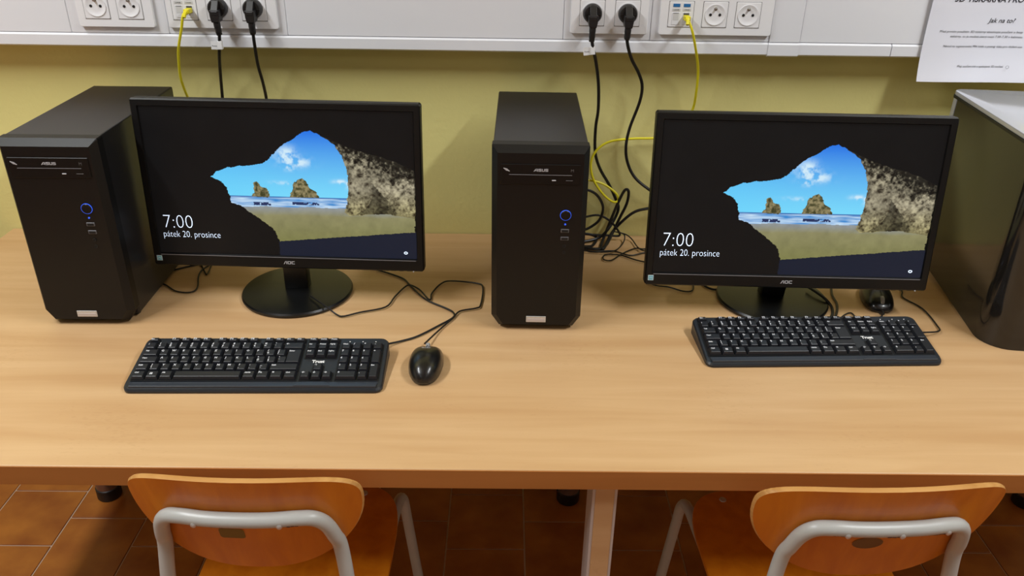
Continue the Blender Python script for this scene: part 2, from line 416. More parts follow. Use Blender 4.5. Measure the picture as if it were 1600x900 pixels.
note('tiskárny, to je možné úterý mezi 7.00-7.30 v kabinetu', .0062, .052, .0890, .150, .2)
note('Návod na vygenerování PIN kódu a postup tisku pro vložení sou', .0062, .042, .0695, .165, .2)
note('Přeji zaučení tisk a spokojené 3D tvoření', .0062, .080, .0295, .098, .2)
def ring(cx, cz, r):
    b = MB(); b.tube([(cx+r*math.cos(2*math.pi*i/16), -.0016-.006, cz+r*math.sin(2*math.pi*i/16)) for i in range(17)], .0003, 4, 0); return b
bb = ring(.184, .0315, .0030); bb.build('printed_face', 'ink', t)

# ------------------------------------------------------------ table
TX0, TX1 = -1.132, 1.60
t = thing('computer_table', 'long beech laminate table carrying both computers', 'table', (0, 0, 0))
b = MB(); b.box(TX0, TX1, .0, WY-.002, T-.0345, T, bev=.0015); b.build('tabletop', 'beech', t)
b = MB(); b.box(TX0+.001, TX1-.001, -.0012, .0003, T-.034, T-.0012); b.build('edge_band', 'beech_edge', t)
for x in (-1.03, .1885, 1.46):
    b = MB(); b.box(x-.0145, x+.0145, .02, .085, 0, T-.0345, bev=.001); l = b.build('leg', 'beech', t)
    for s in (-1, 1):
        b = MB(); b.box(x+s*.0165-.0025, x+s*.0165+.0025, .021, .084, 0, T-.0345, bev=.001); b.build('edge_strip', 'leg_strip', l)
for x in (-1.0288, .2121, 1.4611):
    l = MB().lathe([(0, .03), (.0285, .03), (.0285, T-.0345), (0, T-.0345)], 24).build('leg', 'leg_metal', t, smooth=True, loc=(x, .775, 0))
    MB().lathe([(0, 0), (.029, 0), (.031, .004), (.031, .034), (.0285, .036), (0, .036)], 24).build('foot', 'black_rubber', l, smooth=True)

# ------------------------------------------------------------ computer tower
TW, TD, TH = .1681, .3797, .3585
def logo_strokes(parent, kind, x, z, s, y, material, name='logo'):
    """flat stroke lettering; kind 'A1' = slanted four-letter mark, 'A2' = three-letter mark"""
    b = MB()
    def quad(p): b.prism([(x+a*s, z+c*s) for a, c in p], y-.0004, y, 'y')
    if kind == 'four':
        sk = .28; W = lambda a, c: (a+sk*c*0, c)
        # A : long slanted stroke + short stem
        quad([(0, 0), (.28, 0), (1.05, 1), (.77, 1)]); quad([(.77, 1), (1.55, 1), (1.55, .78), (.72, .78)]); quad([(.62, .42), (1.5, .42), (1.5, .24), (.52, .24)]); quad([(1.28, 0), (1.55, 0), (1.55, 1), (1.28, 1)])
        for ox in (1.75, 4.15):   # S
            quad([(ox, 1), (ox+1.05, 1), (ox+1.05, .8), (ox, .8)]); quad([(ox, .8), (ox+.24, .8), (ox+.24, .42), (ox, .42)]); quad([(ox, .6), (ox+1.05, .6), (ox+1.05, .4), (ox, .4)])
            quad([(ox+.81, .4), (ox+1.05, .4), (ox+1.05, 0), (ox+.81, 0)]); quad([(ox, .2), (ox+1.05, .2), (ox+1.05, 0), (ox, 0)])
        ox = 2.98                 # U
        quad([(ox, 1), (ox+.24, 1), (ox+.24, 0), (ox, 0)]); quad([(ox+.76, 1), (ox+1, 1), (ox+1, 0), (ox+.76, 0)]); quad([(ox, .2), (ox+1, .2), (ox+1, 0), (ox, 0)])
    else:
        quad([(0, 0), (.26, 0), (.82, 1), (.55, 1)]); quad([(.55, 1), (1.1, 1), (1.1, .8), (.5, .8)]); quad([(.86, 0), (1.1, 0), (1.1, 1), (.86, 1)])
        ox = 1.3
        quad([(ox, 1), (ox+.24, 1), (ox+.24, 0), (ox, 0)]); quad([(ox+.86, 1), (ox+1.1, 1), (ox+1.1, 0), (ox+.86, 0)]); quad([(ox, .2), (ox+1.1, .2), (ox+1.1, 0), (ox, 0)]); quad([(ox, 1), (ox+1.1, 1), (ox+1.1, .8), (ox, .8)])
        ox = 2.6
        quad([(ox, 1), (ox+.24, 1), (ox+.24, 0), (ox, 0)]); quad([(ox, .2), (ox+1.0, .2), (ox+1.0, 0), (ox, 0)]); quad([(ox, 1), (ox+1.0, 1), (ox+1.0, .8), (ox, .8)])
    return b.build(name, material, parent)

def make_tower(label, loc, rz):
    """origin: front-left bottom corner; front faces -y"""
    t = thing('computer_tower', label, 'computer', loc, rz, 'black computer towers')
    W, D, H = TW, TD, TH
    b = MB(); b.box(.002, W-.002, .032, D, .008, H, bev=.0025); b.build('case_body', 'case_metal', t)
    for fx in (.02, W-.02):
        for fy in (.05, D-.04):
            MB().lathe([(0, 0), (.011, 0), (.012, .002), (.012, .009), (0, .009)], 14).build('foot', 'black_rubber', t, loc=(fx, fy, 0))
    # front bezel: chamfered block
    c = .016
    o = [(0, .010+c), (c*.9, .004), (W-c*.9, .004), (W, .010+c), (W, H-.002), (W-.001, H), (.001, H), (0, H-.002)]
    i = [(.010, .010+c+.006), (c+.006, .013), (W-c-.006, .013), (W-.010, .010+c+.006), (W-.010, H-.0105), (W-.0105, H-.011), (.0105, H-.011), (.010, H-.0105)]
    bm = bmesh.new()
    r0 = [bm.verts.new((a, .034, z)) for a, z in o]; r1 = [bm.verts.new((a, .014, z)) for a, z in o]; r2 = [bm.verts.new((a, 0, z)) for a, z in i]
    for A, Bq in ((r0, r1), (r1, r2)):
        for k in range(8): bm.faces.new((A[k], A[(k+1) % 8], Bq[(k+1) % 8], Bq[k]))
    bm.faces.new(r2); bm.faces.new(r0[::-1]); bmesh.ops.recalc_face_normals(bm, faces=bm.faces[:])
    b = MB(); b.bm.free(); b.bm = bm; bz = b.build('front_bezel', 'case_plastic', t)
    # drive panel
    b = MB(); b.box(.016, W-.016, -.0016, .004, H-.066, H-.030, bev=.0006, seg=1); dp = b.build('drive_cover', 'gloss_black', t)
    b = MB(); b.box(.030, W-.030, -.0022, -.0012, H-.0490, H-.0482); b.build('drive_seam', 'line_grey', dp)
    b = MB(); b.box(.104, .111, -.0030, -.0012, H-.0590, H-.0573, bev=.0003, seg=1); b.build('eject_button', 'silver_print', dp)
    b = MB(); b.box(.128, .140, -.0022, -.0012, H-.0584, H-.0578); b.build('drive_slot', 'dim_print', dp)
    logo_strokes(dp, 'four', W/2-.012, H-.0425, .0048, -.0017, 'silver_print')
    b = MB()
    for k in range(3):
        b.prism([(.0205+.0018*k, H-.0365-.0016*k), (.0275+.0018*k, H-.0385-.0016*k), (.0275+.0018*k, H-.0398-.0016*k), (.0205+.0018*k, H-.0380-.0016*k)], -.0021, -.0016, 'y')
    b.build('emblem', 'silver_print', dp)
    text_part('disc_mark', 'M', .0072, 'dim_print', dp, (W-.0325, -.0019, H-.0425), offset=-.0001)
    # power button
    bx, bzz = W-.0375, H-.1225
    pb = MB().lathe([(0, -.001), (.0085, -.001), (.0090, .0018), (.0080, .0028), (0, .0024)], 28, Matrix.Translation((bx, 0, bzz)) @ RX).build('power_button', 'gloss_black', t, smooth=True)
    MB().lathe([(.0086, .0006), (.0098, .0006), (.0098, .0015), (.0086, .0015), (.0086, .0006)], 32, Matrix.Translation((bx, 0, bzz)) @ RX).build('light_ring', 'led_blue', pb)
    MB().lathe([(0, 0), (.0016, 0), (.0016, .0012), (0, .0014)], 12, Matrix.Translation((bx, 0, bzz-.0175)) @ RX).build('disk_light', 'led_blue', t)
    for dz in (.0300, .0450):
        b = MB(); b.box(bx-.0072, bx+.0072, -.0012, .003, bzz-dz-.0034, bzz-dz+.0034, bev=.0005, seg=1); u = b.build('usb_port', 'port_grey', t)
        b = MB(); b.box(bx-.0056, bx+.0056, -.0016, .0, bzz-dz-.0022, bzz-dz+.0020); b.build('usb_opening', 'hole', u)
    for dz in (.0600, .0730):
        MB().lathe([(.0017, 0), (.0032, 0), (.0032, .0009), (.0017, .0009), (.0016, .0001), (0, .0001)], 16, Matrix.Translation((bx, 0, bzz-dz)) @ RX).build('audio_jack', 'hole', t)
    b = MB(); b.box(W/2-.0185, W/2+.0185, -.0014, .002, .0185, .031, bev=.0008); bd = b.build('badge', 'badge', t)
    b = MB(); b.box(W/2-.0165, W/2+.0165, -.0018, -.001, .0195, .0265, bev=.0003, seg=1); b.build('badge_inlay', 'leg_strip', bd)
    return t
make_tower('black computer tower in the center, yellow cable at its right', (.0084, .4027, T), -.0162)
make_tower('black computer tower at the far left beside the left monitor', (-.8310, .4034, T), .0090)

# ------------------------------------------------------------ monitors
def vnoise(h, w, cell, seed, oct=4):
    g = np.random.default_rng(seed); out = np.zeros((h, w)); amp = 1; tot = 0
    for o in range(oct):
        ny, nx_ = int(h/cell)+3, int(w/cell)+3; G = g.random((ny, nx_))
        yy = np.arange(h)/cell; xx = np.arange(w)/cell
        y0 = yy.astype(int); x0 = xx.astype(int); fy = (yy-y0)[:, None]; fx = (xx-x0)[None]
        fy = fy*fy*(3-2*fy); fx = fx*fx*(3-2*fx)
        a = G[np.ix_(y0, x0)]; b2 = G[np.ix_(y0, x0+1)]; c2 = G[np.ix_(y0+1, x0)]; d2 = G[np.ix_(y0+1, x0+1)]
        out += amp*((a*(1-fx)+b2*fx)*(1-fy)+(c2*(1-fx)+d2*fx)*fy); tot += amp; amp *= .55; cell = max(cell/2, 1.2)
    return out/tot
def paint_screen(w=560, h=315):
    """seaside seen from a dark cave; returns linear RGB (h,w,3), row 0 at top"""
    U, V = np.meshgrid((np.arange(w)+.5)/w, (np.arange(h)+.5)/h)
    n1 = vnoise(h, w, 40, 1); n2 = vnoise(h, w, 12, 2); n3 = vnoise(h, w, 5, 3, 3); n4 = vnoise(h, w, 24, 5, 5)
    Uj = U+(n3-.5)*.010; Vj = V+(n2-.5)*.014
    def inside(P, X=U, Y=V):
        r = np.zeros(X.shape, bool); n = len(P)
        for i in range(n):
            x1, y1 = P[i]; x2, y2 = P[(i+1) % n]
            if y1 == y2: continue
            c = ((y1 > Y) != (y2 > Y)) & (X < (x2-x1)*(Y-y1)/(y2-y1)+x1); r ^= c
        return r
    L = lambda r, g, b_: np.array(lin(r, g, b_)[:3])
    img = np.zeros((h, w, 3)); img[:] = L(9, 9, 10)
    img *= (.7+.6*n1)[..., None]
    OPEN = [(0.2333, 0.4576), (0.2586, 0.4166), (0.304, 0.3896), (0.3735, 0.3749), (0.435, 0.359), (0.4532, 0.34), (0.4774, 0.2969), (0.5048, 0.247), (0.5405, 0.2069), (0.5761, 0.1684), (0.6046, 0.14), (0.6234, 0.1353), (0.6523, 0.1595), (0.6856, 0.1892), (0.7142, 0.2345), (0.7345, 0.2902), (0.7463, 0.3535), (0.7578, 0.4389), (0.8165, 0.6115), (0.9958, 0.6653), (0.9969, 0.8099), (0.4718, 0.8982), (0.4679, 0.8755), (0.4496, 0.808), (0.4141, 0.7565), (0.3704, 0.6982), (0.3354, 0.6473), (0.3011, 0.6336), (0.2997, 0.5822), (0.2884, 0.5241), (0.2703, 0.484)]
    ROCK = [(0.6523, 0.1595), (0.681, 0.1796), (0.7516, 0.2377), (0.8244, 0.2737), (0.8889, 0.3002), (0.9472, 0.3411), (0.9996, 0.3823), (0.999, 0.7126), (0.9476, 0.6993), (0.9029, 0.6887), (0.8472, 0.6874), (0.7926, 0.6978), (0.7492, 0.7021), (0.7317, 0.6833), (0.7389, 0.6284), (0.748, 0.5331), (0.75, 0.4391), (0.744, 0.3536), (0.7314, 0.2902), (0.7082, 0.2277), (0.6818, 0.1893)]
    LOWD = [(0.4638, 0.8985), (1.0022, 0.8067), (0.9988, 1.0124), (0.4629, 1.0058)]
    op = inside(OPEN, Uj, Vj)
    HZ = 0.5819
    # sky
    k = np.clip((V-.12)/(HZ-.12), 0, 1)[..., None]
    sky = L(20, 105, 225)*(1-k)**1.2+L(120, 215, 250)*(1-(1-k)**1.2)
    k2 = np.clip(1-(U-.22)/.35, 0, 1)[..., None]
    sky = sky*(1-.45*k2)+L(90, 205, 250)*.45*k2
    def blob(cu, cv, su, sv): return np.exp(-(((U-cu)/su)**2+((V-cv)/sv)**2))
    cl = blob(.525, .30, .035, .05)+blob(.565, .345, .045, .03)*.9+blob(.535, .385, .02, .018)*.7+blob(.72, .47, .025, .014)*.9+blob(.76, .485, .02, .03)*.6+blob(.51, .485, .05, .012)*.5
    cl = np.clip(cl*1.5*np.clip((n2-.33)*3.2, 0, 1), 0, 1)[..., None]
    sky = sky*(1-cl)+L(205, 232, 248)*cl
    nb = vnoise(h, w//8+2, 3, 31, 2); xi = np.arange(w)/8; x_0 = xi.astype(int); xf = (xi-x_0)[None]; nw = (nb[:, x_0]*(1-xf)+nb[:, x_0+1]*xf)[..., None]; nw = np.clip((nw-.2)*1.4, 0, 1); sea = L(60, 135, 205)*(1-nw)+L(200, 225, 245)*nw
    q = np.clip((V-HZ)/.012, 0, 1)[..., None]
    sea = L(25, 90, 165)*(1-q)+sea*q
    SB = HZ+.072+(n1-.5)*.02
    wet = np.clip((V-SB)/.06, 0, 1)[..., None]
    sand = (L(142, 148, 152)*(1-wet)+L(138, 134, 96)*wet)*(.82+.36*vnoise(h, w, 16, 9)[..., None])
    grad = np.clip((V-HZ-.12)/.28, 0, 1)[..., None]; sand = sand*(1-grad)+sand*np.array([.72, .78, .42])*grad
    sc = np.where((V < HZ)[..., None], sky, np.where((V < SB)[..., None], sea, sand))
    for P in ([(0.3807, 0.5843), (0.3927, 0.5503), (0.3953, 0.4921), (0.4037, 0.4774), (0.4126, 0.4917), (0.4189, 0.5161), (0.4399, 0.5228), (0.4475, 0.5415), (0.4513, 0.5867)], [(0.5264, 0.5846), (0.537, 0.5245), (0.5468, 0.4764), (0.5784, 0.4481), (0.5902, 0.4694), (0.6052, 0.5197), (0.6273, 0.5409), (0.6378, 0.5829)]):
        s = inside(P, U+(n3-.5)*.012, V+(n3-.5)*.012)
        side = np.clip((n3-.3)*2.2, 0, 1)[..., None]
        col = L(62, 62, 34)*(1-side)+L(150, 138, 100)*side
        sc[s] = col[s]
    for (u0, u1, v0, v1) in [(0.3856, 0.4513, 0.6238, 0.644), (0.5334, 0.6349, 0.6152, 0.6358)]:
        s = (U > u0) & (U < u1) & (V > v0) & (V < v1) & (n3 > .36); sc[s] = L(38, 50, 92)
    img[op] = sc[op]
    # right rock
    rk = inside(ROCK, Uj, Vj)
    n5 = vnoise(h, w, 9, 21, 3); n6 = vnoise(h, w, 34, 23, 4)
    tx = np.clip((.55*n3+.45*n5-.30)*2.4, 0, 1)[..., None]; tg = n6[..., None]
    rock = L(58, 50, 38)*(1-tx)+L(176, 168, 142)*tx
    rock = rock*(.35+.95*tg)
    gr = np.clip((V-.52)*3.2, 0, 1)[..., None]; rock = rock*(1-gr)+rock*np.array([.98, .95, .42])*gr
    tp_ = (V-(.15+(U-.62)*.72))[..., None]+(n3[..., None]-.5)*.22
    rock = rock*np.clip(.10+tp_/.13, .08, 1)
    for P, f in [([(0.8437, 0.4798), (0.8733, 0.5442), (0.8997, 0.5974), (0.8948, 0.686), (0.7763, 0.6938), (0.8087, 0.6559), (0.8375, 0.5816)], 0.38), ([(0.9052, 0.4521), (0.9466, 0.4123), (1.0018, 0.3808), (1.0025, 0.4108), (0.9487, 0.4337), (0.9154, 0.4922)], 0.4), ([(0.8345, 0.4656), (0.8708, 0.4358), (0.914, 0.4778), (0.9015, 0.5507), (0.8726, 0.5369)], 1.35), ([(0.8393, 0.6876), (0.8587, 0.6397), (0.9046, 0.6237), (0.9343, 0.6848)], 0.6), ([(0.742, 0.4826), (0.7682, 0.4243), (0.819, 0.553), (0.775, 0.6791), (0.7354, 0.6802)], 1.15), ([(0.9004, 0.5799), (0.9268, 0.4487), (1.001, 0.4108), (1.0012, 0.6799), (0.9343, 0.6848)], 1.25)]:
        s = inside(P, Uj, Vj); rock[s] *= f
    img[rk] = rock[rk]
    # shadowed foreground sand
    lo = inside(LOWD, U, V+(n2-.5)*.006); img[lo] = (L(17, 25, 44)*(1-.3*U[..., None])+L(30, 34, 46)*.3*U[..., None])[lo]
    dk = inside([(0.2333, 0.4576), (0.2703, 0.484), (0.2884, 0.5241), (0.2997, 0.5822), (0.3011, 0.6336), (0.3354, 0.6473), (0.3704, 0.6982), (0.4141, 0.7565), (0.4496, 0.808), (0.4679, 0.8755), (0.468, 0.9365), (0.4694, 1.0056), (0.4157, 1.0305), (0.1204, 0.9932), (0.0995, 0.5439)], Uj, Vj); img[dk] = L(9, 9, 10)
    return img

SCR = paint_screen()
def screen_mesh(W, H):
    h, w_ = SCR.shape[:2]
    xs = np.linspace(0, W, w_+1); zs = np.linspace(H, 0, h+1)
    X, Z = np.meshgrid(xs, zs); co = np.stack([X, np.zeros_like(X), Z], -1).reshape(-1, 3).astype(np.float32)
    i = np.arange(h)[:, None]*(w_+1)+np.arange(w_)[None]
    q = np.stack([i, i+w_+1, i+w_+2, i+1], -1).reshape(-1, 4).astype(np.int32)
    me = bpy.data.meshes.new('screen'); me.vertices.add(len(co)); me.vertices.foreach_set('co', co.ravel())
    me.loops.add(q.size); me.loops.foreach_set('vertex_index', q.ravel())
    me.polygons.add(len(q)); me.polygons.foreach_set('loop_start', np.arange(0, q.size, 4, dtype=np.int32)); me.polygons.foreach_set('loop_total', np.full(len(q), 4, np.int32))
    me.update(); me.validate()
    a = me.color_attributes.new('picture', 'FLOAT_COLOR', 'CORNER')
    col = np.ones((len(q), 4, 4), np.float32); col[..., :3] = SCR.reshape(-1, 1, 3)
    a.data.foreach_set('color', col.ravel())
    M = MATS.get('lcd')
    if not M:
        M = bpy.data.materials.new('lcd'); M.use_nodes = True; MATS['lcd'] = M
        nt = M.node_tree; bs = nt.nodes['Principled BSDF']; at = nt.nodes.new('ShaderNodeVertexColor'); at.layer_name = 'picture'
        bs.inputs['Base Color'].default_value = (.004, .004, .0045, 1); bs.inputs['Roughness'].default_value = .4; bs.inputs['Specular IOR Level'].default_value = .25
        nt.links.new(at.outputs[0], bs.inputs['Emission Color']); bs.inputs['Emission Strength'].default_value = 1.0
    me.materials.append(M)
    return me

def make_monitor(label, base, face, yaw, tilt, w, h):
    """base: centre of the foot on the table; face: bottom centre of the front face"""
    t = thing('monitor', label, 'monitor', (base[0], base[1], T), 0, 'black computer monitors')
    k = w/.548
    MB().lathe([(0, 0), (.106*1, 0), (.110, .002), (.1105, .006), (.108, .0095), (.09, .0118), (.04, .014), (0, .0145)], 64).build('foot', 'mon_base', t, smooth=True)
    rot = Matrix.Rotation(yaw, 4, 'Z') @ Matrix.Rotation(-tilt, 4, 'X')
    head_loc = Vector((face[0]-base[0], face[1]-base[1], face[2]-T))
    # neck from the foot up to the back of the panel
    top = head_loc+rot @ Vector((0, .040, .085)); 
    b = MB(); hw = .0235
    prof = [(-.012, .010), (.026, .010)]
    P = []
    n = 8
    for i in range(n+1):
        s = i/n; y = (1-s)*.004+s*(top.y); z = (1-s)*.010+s*top.z
        P.append((y, z))
    pts = [(y-.013, z) for y, z in P]+[(y+.017, z) for y, z in P[::-1]]
    b.prism(pts, head_loc.x*.3-hw, head_loc.x*.3+hw, 'x', bev=.003); b.build('neck', 'mon_base', t, smooth=True)
    er = rot.to_euler()
    def part(bb, name, m_, par=None, smooth=False):
        o = bb.build(name, m_, par or t, smooth)
        if par is None: o.location = head_loc; o.rotation_euler = er
        return o
    bt, bs, bb_ = .0150*k, .0145*k, .0262*k       # bezel top, side, bottom
    # frame : ring with sloped inner lip
    bm = bmesh.new()
    def rect(x0, x1, z0, z1, y): return [bm.verts.new(p) for p in ((x0, y, z0), (x1, y, z0), (x1, y, z1), (x0, y, z1))]
    X = w/2; c = .0025
    rs = [rect(-X+.004, X-.004, .004, h-.004, .030), rect(-X, X, 0, h, .022), rect(-X, X, 0, h, c), rect(-X+c, X-c, c, h-c, 0),
          rect(-X+bs-.0015, X-bs+.0015, bb_-.0015, h-bt+.0015, 0), rect(-X+bs, X-bs, bb_, h-bt, .0045)]
    for A, Bq in zip(rs, rs[1:]):
        for q in range(4): bm.faces.new((A[q], A[(q+1) % 4], Bq[(q+1) % 4], Bq[q]))
    bm.faces.new(rs[0])
    bmesh.ops.recalc_face_normals(bm, faces=bm.faces[:])
    vert = [e for e in bm.edges if abs(e.verts[0].co.y-e.verts[1].co.y) > .002 and all(abs(abs(v.co.x)-X) < .0001 for v in e.verts)]
    bmesh.ops.bevel(bm, geom=vert, offset=.004, segments=3, affect='EDGES')
    q = MB(); q.bm.free(); q.bm = bm; fr = part(q, 'bezel', 'mon_black')
    q = MB(); q.box(-X*.62, X*.62, .030, .052, h*.16, h*.86, bev=.010); part(q, 'back_housing', 'mon_back', smooth=True)
    SW, SH = w-2*bs, h-bt-bb_
    sc = link('screen', screen_mesh(SW, SH), t, head_loc+rot @ Vector((-SW/2, .0035, bb_)), er)
    text_part('clock_text', '7:00', SW*.078, 'lcd_text', sc, (SW*0.0253, -.0006, SH*0.1794), offset=-.0009, width=SW*0.1113)
    text_part('date_text', 'pátek 20. prosince', SW*.037, 'lcd_text', sc, (SW*0.0206, -.0006, SH*0.1156), offset=-.0003, width=SW*0.2201)
    b = MB(); cxx, czz, r_ = SW*.958, SH*.043, SW*.0052
    b.tube([(cxx+r_*1.2*math.cos(2*math.pi*i/12), -.0008, czz+r_*.8*math.sin(2*math.pi*i/12)) for i in range(13)], .0008, 5, 0)
    b.build('network_icon', 'lcd_text', sc)
    q = MB(); q.box(-X+bs*1.1, X-bs*1.1, -.0004, .0006, bb_-.0035, bb_-.0022); q.build('chin_line', 'line_grey', fr)
    logo_strokes(fr, 'three', -.010*k, bb_*.36, .0062*k, -.0003, 'silver_print')
    q = MB(); q.box(-X+.006, -X+.0165, -.0005, .001, bb_*.38, bb_*.38+.0105); st = q.build('energy_sticker', 'sticker_pale', fr)
    q = MB(); q.box(-X+.0072, -X+.0155, -.0008, .0, bb_*.38+.001, bb_*.38+.0093); q.build('sticker_print', 'sticker_blue', st)
    q = MB(); q.tube([(-X+.0085, -.0009, bb_*.38+.0045), (-X+.0115, -.0009, bb_*.38+.0060), (-X+.0145, -.0009, bb_*.38+.0042)], .0005, 5, 3); q.build('sticker_mark', 'sticker_pale', st)
    q = MB(); q.box(X-.022, X-.020, -.0006, .002, -.0006, .0012); q.build('status_light', 'silver_print', fr)
    for j in range(5):
        q = MB(); q.box(X-.095+j*.015, X-.086+j*.015, .004, .012, -.0012, .0006, bev=.0003, seg=1); q.build('button', 'mon_back', fr)
    return t
make_monitor('black monitor showing beach picture, left of center tower', (-.388, .545), (-.3888, .505, .824), -.0373, .079, .5305, .324)
make_monitor('black monitor showing beach picture, right of center tower', (.578, .535), (.5724, .460, .816), -.0262, .1374, .540, .330)

# ------------------------------------------------------------ keyboards
U1 = .0182
def key_layout():
    """(x,y,w,h,legend) in key units, y downwards; row 0 = function row"""
    K = []
    def row(y, x, items, h=1):
        for it in items:
            if isinstance(it, (int, float)): x += it; continue
            s, w_ = it if isinstance(it, tuple) else (it, 1)
            K.append((x, y, w_, h, s)); x += w_
    row(0, 0, ['Esc', 1, 'F1', 'F2', 'F3', 'F4', .5, 'F5', 'F6', 'F7', 'F8', .5, 'F9', 'F10', 'F11', 'F12', .25, 'PrtSc', 'ScrLk', 'Pause'], .62)
    row(1, 0, [';', '1 +', '2 ě', '3 š', '4 č', '5 ř', '6 ž', '7 ý', '8 á', '9 í', '0 é', '% =', "ˇ ´", ('←', 2), .25, 'Ins', 'Home', 'PgUp', .25, 'Num', '/', '*', '-'])
    row(2, 0, [('Tab', 1.5), 'Q', 'W', 'E', 'R', 'T', 'Z', 'U', 'I', 'O', 'P', '/ ú', '( )', 1.5, .25, 'Del', 'End', 'PgDn', .25, '7', '8', '9'])
    row(3, 0, [('Caps', 1.75), 'A', 'S', 'D', 'F', 'G', 'H', 'J', 'K', 'L', '" ů', '! §', "' ¨", 1.25, 3.5, '4', '5', '6'])
    row(4, 0, [('Shift', 1.25), '| \\', 'Y', 'X', 'C', 'V', 'B', 'N', 'M', '? ,', ': .', '_ -', ('Shift', 2.75), .25, 1, '↑', 1, .25, '1', '2', '3'])
    row(5, 0, [('Ctrl', 1.25), ('¤', 1.25), ('Alt', 1.25), ('', 6.25), ('AltGr', 1.25), ('Fn', 1.25), ('≡', 1.25), ('Ctrl', 1.25), .25, '←', '↓', '→', .25, ('0', 2), ','])
    K.append((13.5, 2, 1.5, 2, 'Enter')); K.append((21.5, 2, 1, 2, '+')); K.append((21.5, 4, 1, 2, 'Ent'))
    return K
KEYS = key_layout()
KW, KD = .426, .131
def key_mesh(w_, h_):
    bm = bmesh.new(); g = .0009; X, Y = w_*U1-g*2, h_*U1-g*2
    tI = .0022
    def q(x0, x1, y0, y1, z): return [bm.verts.new(p) for p in ((x0, y0, z), (x1, y0, z), (x1, y1, z), (x0, y1, z))]
    rs = [q(g, g+X, -g-Y, -g, 0), q(g, g+X, -g-Y, -g, .003), q(g+tI, g+X-tI, -g-Y+tI*.9, -g-tI*.5, .0080), q(g+tI+.0008, g+X-tI-.0008, -g-Y+tI*.9+.0008, -g-tI*.5-.0008, .0084)]
    for A, Bq in zip(rs, rs[1:]):
        for i in range(4): bm.faces.new((A[i], A[(i+1) % 4], Bq[(i+1) % 4], Bq[i]))
    bm.faces.new(rs[-1]); bmesh.ops.recalc_face_normals(bm, faces=bm.faces[:])
    me = bpy.data.meshes.new('key'); bm.to_mesh(me); bm.free(); me.materials.append(MATS['key_black']); return me
KM = {}
LEG = {}
